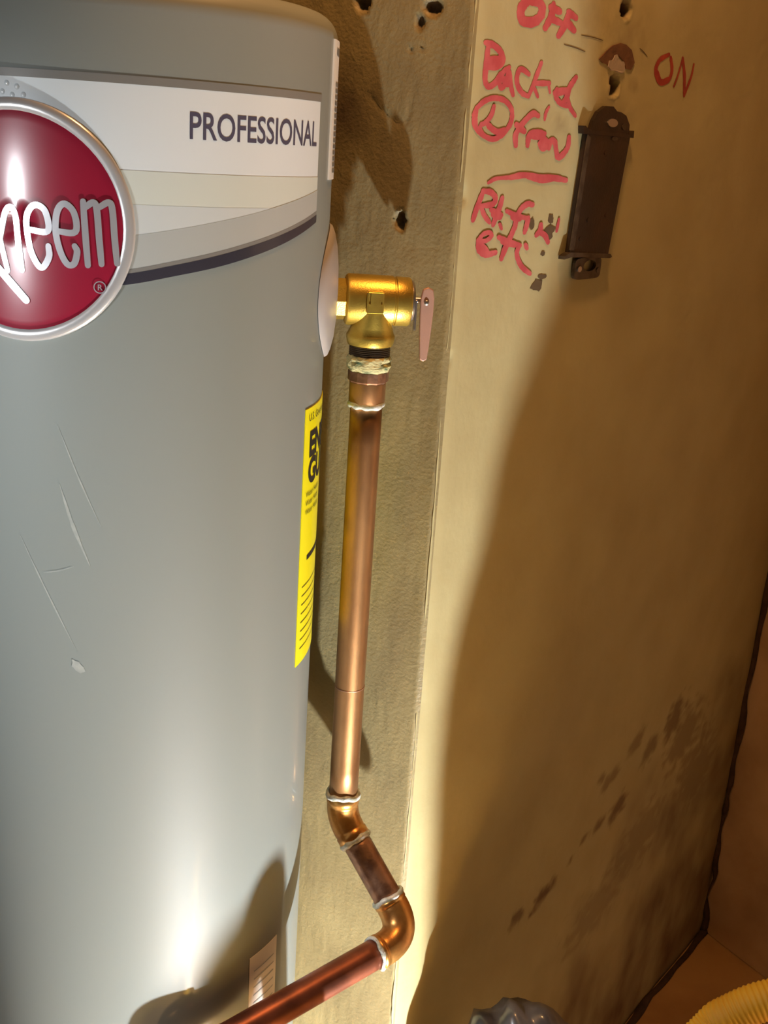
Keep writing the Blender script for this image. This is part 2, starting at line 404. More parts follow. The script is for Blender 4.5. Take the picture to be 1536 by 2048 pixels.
# mould blots on the damp part of the cream wall
def blot(name, to3, cu, cz, ru, rz, material, parent, seed, h=0.0003, tilt=0.0):
    out = []
    for k in range(22):
        a = 2 * math.pi * k / 22; q = 1 + 0.45 * fbm(math.cos(a) * 1.3 + seed * 3.7, math.sin(a) * 1.3, seed)
        x, y = ru * q * math.cos(a), rz * q * math.sin(a)
        out.append((cu + x * math.cos(tilt) - y * math.sin(tilt), cz + x * math.sin(tilt) + y * math.cos(tilt)))
    V, F = prism_geo(out, h, lambda a, b, c: to3(a, b, c + 0.0002))
    return mesh(name, V, F, material, parent, smooth=False)
for i, (u, z, a, b) in enumerate([(0.1359, 1.546, 0.005, 0.006), (0.175, 1.5503, 0.006, 0.005), (0.1746, 1.5369, 0.012, 0.007), (0.160, 1.4792, 0.010, 0.0065), (0.168, 1.488, 0.009, 0.003), (0.1646, 1.5134, 0.004, 0.003)]):
    blot('grey_spot', cream_s, u, z, a, b, M['pencil'], wall_right, i + 31)
# old fixing above the bracket: brown bare arc round a grey filler plug, black cavity
arc = [(0.2399, 1.7201), (0.2550, 1.7300), (0.2677, 1.7365), (0.2862, 1.7410), (0.3000, 1.7405), (0.3145, 1.7364), (0.3257, 1.7241), (0.3190, 1.7155), (0.3056, 1.7154), (0.3000, 1.7230), (0.2840, 1.7275), (0.2700, 1.7235), (0.2631, 1.7160), (0.2480, 1.7170)]
V, F = prism_geo(arc, 0.0010, lambda a, b, c: cream_s(a, b, c + 0.0003)); mesh('bare_patch', V, F, M['bare'], wall_right, smooth=False)
blot('filler_plug', cream_s, 0.2828, 1.7175, 0.018, 0.0092, M['plug'], wall_right, 71, h=0.0018)
for i, (a, b) in enumerate([((0.196, 1.7395), (0.245, 1.7395)), ((0.163, 1.7270), (0.208, 1.7245)), ((0.335, 1.7400), (0.356, 1.7335))]):
    V, F = ribbon_geo([a, ((a[0] + b[0]) / 2, (a[1] + b[1]) / 2 + 0.0006), b], 0.0011, cream_s, h=0.0004, sx=1.6); mesh('pencil_line', V, F, M['pencil'], wall_right, smooth=False)
# ------------------------------------------------------------------ marker writing on the cream wall
WRITING={
 'OFF':[
  (0.0069,[(0.0852, 1.7583), (0.0762, 1.7525), (0.0749, 1.7462), (0.0811, 1.7402), (0.0977, 1.7408), (0.1119, 1.7481), (0.1127, 1.757), (0.1014, 1.7606), (0.0851, 1.7588)]),
  (0.0050,[(0.0808, 1.742), (0.0986, 1.7428), (0.1106, 1.7479)]),
  (0.0056,[(0.1344, 1.7622), (0.132, 1.7504), (0.1232, 1.7386)]),
  (0.0061,[(0.1298, 1.7584), (0.1479, 1.7568)]),
  (0.0056,[(0.1306, 1.7484), (0.153, 1.7464)]),
  (0.0057,[(0.1672, 1.7584), (0.1602, 1.7459), (0.1502, 1.7341)]),
  (0.0057,[(0.1644, 1.7584), (0.181, 1.7548)]),
  (0.0063,[(0.1622, 1.7494), (0.1795, 1.7425)]),
 ],
 'ON':[
  (0.0054,[(0.4124, 1.7409), (0.3898, 1.7324), (0.3828, 1.7196), (0.3979, 1.7078), (0.4195, 1.7118), (0.4272, 1.7233), (0.4183, 1.7381)]),
  (0.0067,[(0.3846, 1.7198), (0.3995, 1.7087), (0.4209, 1.7134)]),
  (0.0031,[(0.4389, 1.7066), (0.4484, 1.7251), (0.4527, 1.7412)]),
  (0.0050,[(0.453, 1.7404), (0.4663, 1.7202), (0.4741, 1.6983)]),
  (0.0038,[(0.4746, 1.6991), (0.4863, 1.7218), (0.4892, 1.7365)]),
 ],
 'Backyard':[
  (0.0048,[(0.0185, 1.7143), (0.0332, 1.7132), (0.0459, 1.7087), (0.0511, 1.7008), (0.0408, 1.6953), (0.0263, 1.6933)]),
  (0.0043,[(0.0233, 1.7111), (0.0229, 1.7035), (0.0229, 1.6923), (0.0237, 1.681), (0.0307, 1.6762), (0.0418, 1.6808), (0.0487, 1.6891)]),
  (0.0048,[(0.0264, 1.6975), (0.0475, 1.7001)]),
  (0.0039,[(0.0258, 1.7008), (0.0483, 1.7036)]),
  (0.0039,[(0.0641, 1.6966), (0.0536, 1.691), (0.049, 1.6829), (0.0532, 1.6763), (0.0606, 1.6823), (0.0641, 1.6927), (0.0693, 1.6814), (0.0758, 1.6716)]),
  (0.0054,[(0.053, 1.6863), (0.0632, 1.6809)]),
  (0.0040,[(0.1013, 1.693), (0.091, 1.6961), (0.0831, 1.6958), (0.0797, 1.6885), (0.0828, 1.6808), (0.0927, 1.6747), (0.1046, 1.6723)]),
  (0.0036,[(0.1225, 1.706), (0.1161, 1.693), (0.1096, 1.6804), (0.1046, 1.6723)]),
  (0.0046,[(0.1118, 1.6854), (0.1417, 1.6876)]),
  (0.0031,[(0.1113, 1.6837), (0.1227, 1.6731)]),
  (0.0026,[(0.1398, 1.6883), (0.1453, 1.6788)]),
  (0.0048,[(0.1945, 1.6976), (0.1834, 1.6866), (0.1795, 1.6761), (0.1713, 1.6688)]),
  (0.0058,[(0.1557, 1.6791), (0.1692, 1.6818), (0.1824, 1.6831)]),
  (0.0042,[(0.1583, 1.6831), (0.1572, 1.6763), (0.1684, 1.6699), (0.1832, 1.6679)]),
  (0.0038,[(0.1825, 1.6746), (0.189, 1.6665), (0.2019, 1.659)]),
  (0.0026,[(0.1466, 1.6648), (0.1419, 1.6586), (0.1408, 1.6519)]),
 ],
 'Lfront':[
  (0.0039,[(0.0135, 1.6558), (0.0256, 1.6627), (0.0413, 1.6665), (0.0597, 1.6658), (0.0732, 1.6603), (0.0778, 1.6525), (0.0749, 1.6427), (0.0625, 1.6333), (0.0463, 1.6286), (0.0277, 1.6318), (0.0149, 1.6382), (0.012, 1.6473), (0.0135, 1.6558)]),
  (0.0039,[(0.0433, 1.6592), (0.0402, 1.6512), (0.0317, 1.6437), (0.0233, 1.6409)]),
  (0.0045,[(0.0316, 1.6441), (0.0416, 1.6387), (0.0543, 1.6357), (0.0662, 1.6383)]),
  (0.0034,[(0.0231, 1.6417), (0.0224, 1.637), (0.0292, 1.6318)]),
  (0.0046,[(0.1273, 1.6549), (0.1169, 1.6564), (0.1049, 1.65), (0.095, 1.6421), (0.0879, 1.6344), (0.0903, 1.6242)]),
  (0.0056,[(0.0874, 1.6441), (0.1039, 1.6384)]),
  (0.0047,[(0.1124, 1.625), (0.1144, 1.6355), (0.1264, 1.6386), (0.1437, 1.6381)]),
  (0.0052,[(0.1206, 1.6341), (0.1426, 1.6351)]),
  (0.0053,[(0.1363, 1.628), (0.1442, 1.6318), (0.1511, 1.6278), (0.1433, 1.6236), (0.1355, 1.628)]),
  (0.0048,[(0.1546, 1.624), (0.1566, 1.631), (0.1645, 1.6313), (0.1698, 1.6237)]),
  (0.0049,[(0.1688, 1.6241), (0.1752, 1.6156), (0.1838, 1.6176), (0.1938, 1.6263), (0.1941, 1.6368)]),
 ],
 'line':[
  (0.0031,[(0.045, 1.5869), (0.059, 1.5911), (0.0857, 1.5929), (0.1017, 1.5949)]),
  (0.0048,[(0.0857, 1.5927), (0.1115, 1.5955), (0.1443, 1.5939), (0.171, 1.5937), (0.199, 1.5916)]),
  (0.0043,[(0.1186, 1.5939), (0.1467, 1.5909), (0.1713, 1.5925)]),
 ],
 'Rtfront':[
  (0.0045,[(0.0372, 1.5787), (0.0322, 1.5697), (0.0273, 1.5607), (0.0229, 1.5509)]),
  (0.0045,[(0.0372, 1.5791), (0.052, 1.5776), (0.0607, 1.5722), (0.057, 1.5664), (0.0366, 1.5644)]),
  (0.0040,[(0.036, 1.5632), (0.0435, 1.5548), (0.0539, 1.5481)]),
  (0.0046,[(0.0734, 1.5723), (0.0703, 1.563), (0.0654, 1.5547), (0.0607, 1.5454)]),
  (0.0046,[(0.0549, 1.5606), (0.0748, 1.5554)]),
  (0.0062,[(0.0603, 1.5564), (0.0719, 1.5537)]),
  (0.0031,[(0.0733, 1.5461), (0.0773, 1.5413)]),
  (0.0048,[(0.1328, 1.5655), (0.1232, 1.5663), (0.1115, 1.5612), (0.1048, 1.5526), (0.1019, 1.5413)]),
  (0.0042,[(0.0846, 1.5592), (0.1027, 1.5547), (0.1253, 1.5515)]),
  (0.0068,[(0.0971, 1.5535), (0.11, 1.5516)]),
  (0.0048,[(0.1268, 1.5523), (0.125, 1.5445), (0.1222, 1.537)]),
  (0.0049,[(0.1537, 1.5449), (0.1532, 1.5386), (0.1463, 1.5334)]),
  (0.0050,[(0.1509, 1.5369), (0.1643, 1.533), (0.1731, 1.5255)]),
  (0.0033,[(0.1918, 1.5499), (0.189, 1.5371)]),
 ],
 'etc':[
  (0.0036,[(0.036, 1.5304), (0.0492, 1.53), (0.0594, 1.5345), (0.0548, 1.5381), (0.0441, 1.5369), (0.0358, 1.5312)]),
  (0.0051,[(0.0359, 1.5308), (0.039, 1.5215), (0.0514, 1.5164), (0.0687, 1.5175)]),
  (0.0056,[(0.0372, 1.5274), (0.0525, 1.5193)]),
  (0.0047,[(0.1016, 1.5431), (0.0966, 1.5345), (0.0885, 1.5242), (0.0812, 1.5106)]),
  (0.0047,[(0.0732, 1.5329), (0.0911, 1.5281), (0.1146, 1.5235)]),
  (0.0058,[(0.0812, 1.5288), (0.1051, 1.5247)]),
  (0.0043,[(0.1137, 1.5235), (0.1101, 1.5157), (0.1161, 1.5065), (0.1252, 1.4994), (0.1414, 1.4923)]),
  (0.0043,[(0.1256, 1.5241), (0.1298, 1.5199)]),
 ],
}
BRAND=[
  (0.0039,[(-0.0197, 0.0342), (-0.017, 0.0068), (-0.014, -0.0132), (-0.0085, -0.0368)]),
  (0.0039,[(-0.014, -0.0132), (-0.0088, 0.0065), (-0.0035, 0.0113), (0.0001, 0.0046), (0.0013, -0.012), (0.0037, -0.0353)]),
  (0.0039,[(0.0108, -0.0042), (0.0253, -0.0042), (0.024, 0.0098), (0.0177, 0.0145), (0.012, 0.0115), (0.0087, 0.0018), (0.0108, -0.0174), (0.016, -0.0294), (0.0206, -0.0318), (0.0256, -0.0234), (0.0254, -0.0154)]),
  (0.0039,[(0.0317, -0.0038), (0.0461, -0.0035), (0.0456, 0.0103), (0.0387, 0.0168), (0.0331, 0.0113), (0.0313, -0.0028), (0.034, -0.0175), (0.0392, -0.0278), (0.0446, -0.0275), (0.0471, -0.0184), (0.0454, -0.0141)]),
  (0.0039,[(0.0524, 0.0194), (0.0536, -0.0057), (0.0549, -0.0282)]),
  (0.0039,[(0.0541, 0.0152), (0.0598, 0.019), (0.0623, 0.0139), (0.0637, -0.0078), (0.0651, -0.0268)]),
  (0.0039,[(0.0641, 0.0157), (0.0711, 0.0196), (0.0737, 0.0145), (0.0751, -0.0072), (0.0766, -0.0258)]),
  (0.0052,[(-0.0298, -0.0235), (-0.0113, -0.0407), (0.0061, -0.0582)]),
  (0.0047,[(-0.0506, 0.033), (-0.0477, -0.009), (-0.0439, -0.0403)]),
  (0.0047,[(-0.0506, 0.033), (-0.0327, 0.0351), (-0.0266, 0.026), (-0.029, 0.0058), (-0.0378, -0.0064), (-0.0489, -0.0083)]),
  (0.0047,[(-0.0415, -0.0076), (-0.0298, -0.0235)]),
]

hh = 0.0003
for word, strokes in WRITING.items():
    G = []
    for w, pts in strokes:
        hh += 0.00001
        G.append(ribbon_geo(pts, w * (1.05 if word == 'ON' else 1.35), cream_s, h=hh, sx=1.55, taper=0.2, rough=0.10))
    V, F = merge(G)
    o = mesh('marker_writing', V, F, M['faint_ink'] if word == 'ON' else M['red_ink'], wall_right, smooth=False)
    o['label'] = {'OFF': 'red handwritten OFF', 'ON': 'thin dark red handwritten ON', 'Backyard': 'red handwritten Back yd', 'Lfront': 'red circled L and front', 'line': 'red dividing line', 'Rtfront': 'red handwritten Rt. front', 'etc': 'red handwritten etc'}[word]

# ------------------------------------------------------------------ water heater
CX, CY, R = -0.2586, 1.0518, 0.19
heater = thing('water_heater', 'tall grey cylindrical water heater with red round badge on white label', 'water heater', (CX, CY, 0))
def cyl(th, z, h=0.0):
    a = math.radians(th); return Vector(((R + h) * math.cos(a), (R + h) * math.sin(a), z))
prof = [(0.09, 0.0), (0.09, R - 0.006), (0.094, R - 0.001), (0.10, R)]
prof += [(z, R) for z in (0.4, 0.8, 1.2, 1.5, 1.70)]
prof += [(1.70 + 0.022 * math.sin(t), R - 0.022 * (1 - math.cos(t))) for t in np.linspace(0.15, math.pi / 2, 8)]
prof += [(1.724, 0.12), (1.726, 0.0)]
lathe('jacket', (0, 0, 0), (0, 0, 1), prof, M['paint'], heater, seg=160)
for k in range(3):
    a = math.radians(30 + 120 * k)
    lathe('foot', (0.14 * math.cos(a), 0.14 * math.sin(a), 0), (0, 0, 1), [(0, 0.022), (0.01, 0.022), (0.02, 0.016), (0.092, 0.016)], M['black_iron'], heater, seg=20)

def patch(name, t0, t1, zlo, zhi, h, material, parent, step=2.0, nz_=1, label=None, thick=0.0005):
    """sticker lying on the jacket: bounded by curves zlo(theta), zhi(theta)"""
    fl_ = zlo if callable(zlo) else (lambda t: zlo); fh = zhi if callable(zhi) else (lambda t: zhi)
    n = max(2, int((t1 - t0) / step)); ts = [t0 + (t1 - t0) * i / n for i in range(n + 1)]
    V = []; F = []
    for t in ts:
        a, b = fl_(t), fh(t)
        V += [cyl(t, a, h), cyl(t, b, h), cyl(t, a, h - thick), cyl(t, b, h - thick)]
    for i in range(n):
        a = 4 * i; b = a + 4
        F += [(a, b, b + 1, a + 1), (a + 1, b + 1, b + 3, a + 3), (a, a + 2, b + 2, b)]
    F += [(0, 1, 3, 2), (4 * n, 4 * n + 2, 4 * n + 3, 4 * n + 1)]
    o = mesh(name, V, F, material, parent, label=label); sharp(o); return o

TL, TR_ = -186.0, -17.4
def interp(pts):
    xs = [p[0] for p in pts]; ys = [p[1] for p in pts]
    def f(t):
        if t < -101: t = -202 - t                      # the design mirrors about the badge
        return float(np.interp(t, xs, ys))
    return f
def smooth_interp(pts):
    P = smooth_line(pts, 8); return interp([(p[0], p[1]) for p in P])
sw_dark_top = smooth_interp([(-101, 1.5005), (-88, 1.5045), (-75.8, 1.5096), (-64.7, 1.5172), (-52, 1.5263), (-34.6, 1.5402), (-17.4, 1.5552)])
sw_dark_lo = smooth_interp([(-101, 1.4925), (-88, 1.4965), (-75.8, 1.5012), (-64.7, 1.5087), (-52, 1.5173), (-34.6, 1.5320), (-17.4, 1.5490)])
sw_trim = lambda t: sw_dark_top(t) + 0.0032
sw_mid = smooth_interp([(-101, 1.5270), (-73.8, 1.5392), (-49.5, 1.5541), (-35, 1.5640), (-17.4, 1.5760)])
Z_TOP, Z_2, Z_3 = 1.6480, 1.5868, 1.5620
brand = patch('brand_label', TL, TR_, sw_dark_lo, Z_TOP, 0.0004, M['label_white'], heater, label='white brand label wrapped round the heater')
patch('top_stripe', TL, TR_ + 0.6, Z_TOP, Z_TOP + 0.0060, 0.0005, M['label_trim'], brand, label='grey stripe along the top of the label')
patch('pale_band', TL, TR_, lambda t: max(Z_3, sw_mid(t)), lambda t: max(Z_2, sw_mid(t) + 1e-5), 0.0006, M['label_mint'], brand)
patch('grey_band', TL, TR_, lambda t: min(sw_mid(t), Z_3 - 1e-5), Z_3, 0.0007, M['label_light'], brand)
patch('swoosh_band', TL, TR_, sw_trim, lambda t: min(sw_mid(t), 1.5760), 0.0008, M['label_mid'], brand, step=1.5)
patch('swoosh_trim', TL, TR_, sw_dark_top, sw_trim, 0.0009, M['label_trim'], brand, step=1.5)
patch('swoosh_line', TL, TR_, sw_dark_lo, sw_dark_top, 0.0010, M['label_dark'], brand, step=1.5, label='dark navy curved line under the label')
th0, zt = -61.7, 1.6124
_, _, wid = text_geo('PROFESSIONAL', 1, lambda a, b, h: Vector((a, b, h)), bold=0.01)
size = 0.0196 / 0.70
sx = math.radians(42.6) * R / (wid * size)
V, F, w = text_geo('PROFESSIONAL', size, lambda a, b, h: cyl(th0 + math.degrees(a / R), zt + b, h), sx=sx, bold=0.012 * size, h=0.0006)
mesh('lettering', V, F, M['ink'], brand, smooth=False, label='dark PROFESSIONAL lettering')

# round badge, bent to the jacket
BT, BZ, BR = -101.2, 1.5430, 0.0905
def badge3(a, b, h): return cyl(BT + math.degrees(a / R), BZ + b, h)
def polar(name, prof, material, parent, seg=72, label=None):
    V = []; F = []
    for (r, h) in prof:
        for k in range(seg):
            q = 2 * math.pi * k / seg; V.append(badge3(r * math.cos(q), r * math.sin(q), h))
    for i in range(len(prof) - 1):
        for k in range(seg):
            a = i * seg + k; b = i * seg + (k + 1) % seg; F.append((a, b, b + seg, a + seg))
    if prof[0][0] < 0.01: F.append(tuple(range(seg)))
    return mesh(name, V, F, material, parent, label=label)
badge = polar('badge', [(0.0005, 0.0026), (0.02, 0.0026), (0.05, 0.0025), (0.075, 0.0023), (BR - 0.009, 0.0020), (BR - 0.006, 0.0012)], M['badge_red'], heater, label='glossy red round maker badge')
polar('badge_ring', [(BR - 0.0092, 0.0015), (BR - 0.0085, 0.0028), (BR - 0.005, 0.0034), (BR - 0.0015, 0.0030), (BR, 0.0016), (BR + 0.0005, 0.0)], M['ring'], badge, label='silver rim of the badge')
G = []; hb = 0.0031
for w, pts in BRAND:
    hb += 0.00002; G.append(ribbon_geo(pts, w * 1.25, badge3, h=hb, taper=0.1, thick=0.0008))
V, F = merge(G); o = mesh('badge_lettering', V, F, M['chrome'], badge, smooth=False, label='raised silver brand lettering on the badge')
G = [ribbon_geo([(0.0635 + 0.0044 * math.cos(q), -0.0445 + 0.0044 * math.sin(q)) for q in np.linspace(0, 2 * math.pi, 15)], 0.0008, badge3, h=0.0030, sub=2)]
V, F, w = text_geo('R', 0.0062, lambda a, b, h: badge3(0.0635 - 0.0019 + a, -0.0445 - 0.0021 + b, h), h=0.0030, bold=0.0001)
G.append((V, F)); V, F = merge(G); mesh('registered_mark', V, F, M['chrome'], badge, smooth=False, label='small circled R mark')
# raised dots of the clear film above the badge
for i, (a, b) in enumerate([(-0.012, 0.0985), (-0.008, 0.094), (-0.004, 0.100), (0.000, 0.092), (0.004, 0.098), (0.009, 0.0925)]):
    V = [badge3(a, b, 0.0016)] + [badge3(a + 0.0022 * math.cos(q), b + 0.0022 * math.sin(q), 0.0004) for q in np.linspace(0, 2 * math.pi, 11)[:-1]]
    mesh('film_bubble', V, [(0, 1 + k, 1 + (k + 1) % 10) for k in range(10)], M['label_white'], brand)

# white spec sticker on the edge of the jacket, yellow energy label, lower rating label
st = patch('spec_sticker', -7.8, 14, 1.584, 1.7005, 0.0016, M['sticker'], heater, step=1.5, label='white spec sticker with ruled rows near the right edge of the jacket', thick=0.0016)
G = []
for k in range(15):
    z = 1.590 + k * 0.0052
    zz = (z, z + 0.0036)
    G.append(([cyl(-4.6, zz[0], 0.0019), cyl(-1, zz[0], 0.0019), cyl(3, zz[0], 0.0019), cyl(11, zz[0], 0.0019), cyl(11, zz[1], 0.0019), cyl(3, zz[1], 0.0019), cyl(-1, zz[1], 0.0019), cyl(-4.6, zz[1], 0.0019)], [(0, 1, 6, 7), (1, 2, 5, 6), (2, 3, 4, 5)]))
G.append(([cyl(-4.6, 1.688, 0.0019), cyl(1, 1.688, 0.0019), cyl(11, 1.688, 0.0019), cyl(11, 1.6945, 0.0019), cyl(1, 1.6945, 0.0019), cyl(-4.6, 1.6945, 0.0019)], [(0, 1, 4, 5), (1, 2, 3, 4)]))
V, F = merge(G); mesh('sticker_rows', V, F, M['label_trim'], st, smooth=False, label='grey printed rows')

yl = patch('energy_label', -18.9, 30, 1.1170, 1.3805, 0.0009, M['yellow_label'], heater, step=1.5, label='bright yellow energy label on the right side of the jacket', thick=0.0008)
G = []
def ytext(s, size, t, z, bold=0.0, sx=1.0):
    V, F, w = text_geo(s, size, lambda a, b, h: cyl(t + math.degrees(a / R), z + b, h), bold=bold, h=0.0013, sx=sx); G.append((V, F))
ytext('U.S. Government', 0.010, -16.5, 1.368)
ytext('ENERGY', 0.034, -15.5, 1.333, bold=0.0014); ytext('GUIDE', 0.034, -15.5, 1.306, bold=0.0014)
for k in range(3): ytext('Water Heater', 0.008, -16.5, 1.293 - 0.009 * k)
for k in range(8):
    z = 1.20 - 0.0095 * k
    G.append(([cyl(-16.5 + q * 2.0, z, 0.0012) for q in range(20)] + [cyl(-16.5 + q * 2.0, z + 0.0009, 0.0012) for q in range(20)], [(q, q + 1, 21 + q, 20 + q) for q in range(19)]))
G.append(([cyl(-13.5 + q * 2.0, 1.226, 0.0012) for q in range(20)] + [cyl(-13.5 + q * 2.0, 1.231, 0.0012) for q in range(20)], [(q, q + 1, 21 + q, 20 + q) for q in range(19)]))
V, F = merge(G); mesh('label_print', V, F, M['black_ink'], yl, smooth=False, label='black print on the yellow label')
rl = patch('rating_label', -38, -24.2, 0.50, 0.8060, 0.0007, M['sticker'], heater, step=2, label='white rating label low on the jacket')
G = []
for k in range(20):
    z = 0.785 - 0.0105 * k
    G.append(([cyl(-36 + q * 0.33, z, 0.0010) for q in range(32)] + [cyl(-36 + q * 0.33, z + 0.0016, 0.0010) for q in range(32)], [(q, q + 1, 33 + q, 32 + q) for q in range(31)]))
V, F = merge(G); mesh('label_rows', V, F, M['label_mid'], rl, smooth=False)

# scuffs on the enamel and the domed cover round the relief valve
for pts, w in [([(-93, 1.335), (-90, 1.30), (-86, 1.265)], 0.0028), ([(-93, 1.385), (-88, 1.34), (-83, 1.30)], 0.0012), ([(-104, 1.285), (-97, 1.235), (-90, 1.185)], 0.0014), ([(-98, 1.255), (-94, 1.258), (-90, 1.263)], 0.0008), ([(-91, 1.175), (-89.5, 1.168), (-88, 1.165)], 0.009)]:
    V, F = ribbon_geo([(p[0], p[1]) for p in pts], w, lambda a, b, h: cyl(a, b, h), h=0.0003, sx=300, taper=0.8, rough=0.25, sub=8)
    mesh('scuff', V, F, M['scuff'], heater, smooth=False)
PT, PZ = 9.0, 1.4790
V = []; F = []; seg = 48; pr = [(0.0, 0.011), (0.014, 0.011), (0.028, 0.0105), (0.044, 0.0088), (0.056, 0.0060), (0.062, 0.0035), (0.064, 0.0005)]
for r, h in pr:
    for k in range(seg):
        q = 2 * math.pi * k / seg
        V.append(cyl(PT + math.degrees(max(r, 1e-4) * 1.12 * math.cos(q) / R), PZ + max(r, 1e-4) * math.sin(q), h))
for i in range(len(pr) - 1):
    for k in range(seg):
        a = i * seg + k; b = i * seg + (k + 1) % seg; F.append((a, b, b + seg, a + seg))
mesh('valve_cover_plate', V, F, M['plastic_grey'], heater, label='pale domed plate round the valve opening')
# ------------------------------------------------------------------ relief valve (local x runs out of the tank)
VZ = 1.4716
PX, PY = -0.0250, 1.0888
valve = thing('relief_valve', 'brass temperature and pressure relief valve screwed into the side of the heater', 'valve', (PX, PY, VZ), math.radians(9))
X = (1, 0, 0); Dn = (0, 0, -1)
lathe('inlet_neck', (-0.0395, 0, 0), X, [(0, 0.0200), (0.0125, 0.0200)], M['brass'], valve, seg=8, facets=True)
body = lathe('valve_body', (-0.0275, 0, 0), X, [(0, 0.0), (0, 0.0215), (0.0012, 0.0240), (0.0035, 0.0250), (0.0465, 0.0245), (0.0475, 0.0232), (0.0485, 0.0232), (0.0495, 0.0240), (0.0625, 0.0238), (0.0640, 0.0228), (0.0645, 0.0)], M['brass'], valve)
OP = [(0.004, -0.0125, 0.0095), (0.003, -0.0125, 0.0120), (-0.004, -0.0120, 0.0132), (-0.011, -0.0100, 0.0150), (-0.018, -0.0070, 0.0176), (-0.025, -0.0035, 0.0204), (-0.0325, 0.0, 0.0231), (-0.0335, 0.0, 0.0240), (-0.0365, 0.0, 0.0242), (-0.0410, 0.0, 0.0232), (-0.0435, 0.0, 0.0222)]
V = [Vector((r * math.cos(2 * math.pi * k / 48), y + r * math.sin(2 * math.pi * k / 48), z)) for z, y, r in OP for k in range(48)]
F = [(i * 48 + k, i * 48 + (k + 1) % 48, (i + 1) * 48 + (k + 1) % 48, (i + 1) * 48 + k) for i in range(len(OP) - 1) for k in range(48)] + [tuple(range(48)), tuple(range((len(OP) - 1) * 48, len(OP) * 48))]
outlet = mesh('outlet', V, F, M['brass'], valve, label='flared outlet cone'); sharp(outlet, 50)
V, F = box_geo((-0.0005, -0.0240, 0.001), (0.0165, 0.0075, 0.0215), 0.0012); boss = mesh('arrow_boss', V, F, M['brass'], body, smooth=False)
V, F = prism_geo([(-0.0055, 0.0095), (0.0045, 0.0095), (0.0045, -0.001), (0.0060, -0.001), (-0.0005, -0.0085), (-0.0070, -0.001), (-0.0055, -0.001)], 0.0012, lambda a, b, h: Vector((a, -0.0277 - h, b + 0.001)))
mesh('arrow', V, F, M['brass'], boss, smooth=False, label='cast arrow pointing down')
lathe('bonnet_washer', (0.0365, 0, 0.001), X, [(0, 0.0), (0, 0.0195), (0.0015, 0.0200), (0.0030, 0.0195), (0.0032, 0.0)], M['steel'], valve)
lathe('stem', (0.039, 0, 0.002), X, [(0, 0.0035), (0.014, 0.0035)], M['steel'], valve, seg=16)
# spring clip between the bonnet and the lever
V, F = box_geo((0.0425, -0.004, -0.012), (0.0022, 0.006, 0.030), 0.0006); mesh('spring_clip', V, F, M['steel'], valve, smooth=False)
lev = [(-0.0050, 0.0140), (0.0, 0.0162), (0.0050, 0.0140), (0.0066, 0.006), (0.0066, -0.008), (0.0058, -0.026), (0.0046, -0.044), (0.0036, -0.055), (0.0, -0.0572), (-0.0036, -0.0555), (-0.0046, -0.044), (-0.0058, -0.026), (-0.0066, -0.008), (-0.0066, 0.006)]
V, F = prism_geo(lev, 0.0050, lambda a, b, h: Vector((0.0530 + a, -0.0075 + h - 0.0025, b)))
lever = mesh('lever', V, F, M['lever'], valve, smooth=False, label='flat pinkish metal test lever hanging down')
mod = lever.modifiers.new('bevel', 'BEVEL'); mod.width = 0.0012; mod.segments = 3
lathe('lever_rivet', (0.0520, -0.0098, 0.0012), (0, -1, 0), [(0, 0.0028), (0.0012, 0.0026), (0.0022, 0.0014), (0.0024, 0.0001)], M['steel'], lever, seg=18)

# ------------------------------------------------------------------ copper discharge pipe
pipe = thing('discharge_pipe', 'copper discharge pipe dropping from the brass valve and turning through two elbows', 'pipe', (PX, PY, 0))
O = Vector((PX, PY, 0))
def L3(v): return Vector(v) - O
random.seed(4)
thr = []
for k in range(7):
    thr += [(0.0018 * k, 0.0196), (0.0018 * k + 0.0008, 0.0207), (0.0018 * k + 0.0016, 0.0196)]
adapter = lathe('male_adapter', (0, 0, 1.4295), Dn, thr + [(0.0130, 0.0196)], M['thread'], pipe, label='dark threads of the male adapter')
lathe('thread_sealant', (0, 0, 1.4185), Dn, [(0, 0.0196), (0.0012, 0.0208), (0.004, 0.0220), (0.007, 0.0214), (0.010, 0.0222), (0.0135, 0.0212), (0.0165, 0.0196)], M['crust'], adapter, seg=64,
      jitter=lambda i, a: 0.0016 * nz(math.cos(a) * 4 + i * .6, math.sin(a) * 4, i * .5), label='crusty cream and green thread sealant')
lathe('hex_collar', (0, 0, 1.4030), Dn, [(0, 0.0186), (0.0015, 0.0205), (0.0105, 0.0205), (0.0125, 0.0184)], M['copper_old'], adapter, seg=12, facets=True, label='faceted copper collar')
lathe('adapter_cup', (0, 0, 1.3915), Dn, [(0, 0.0172), (0.001, 0.0184), (0.022, 0.0183), (0.0235, 0.0174)], M['copper'], adapter)
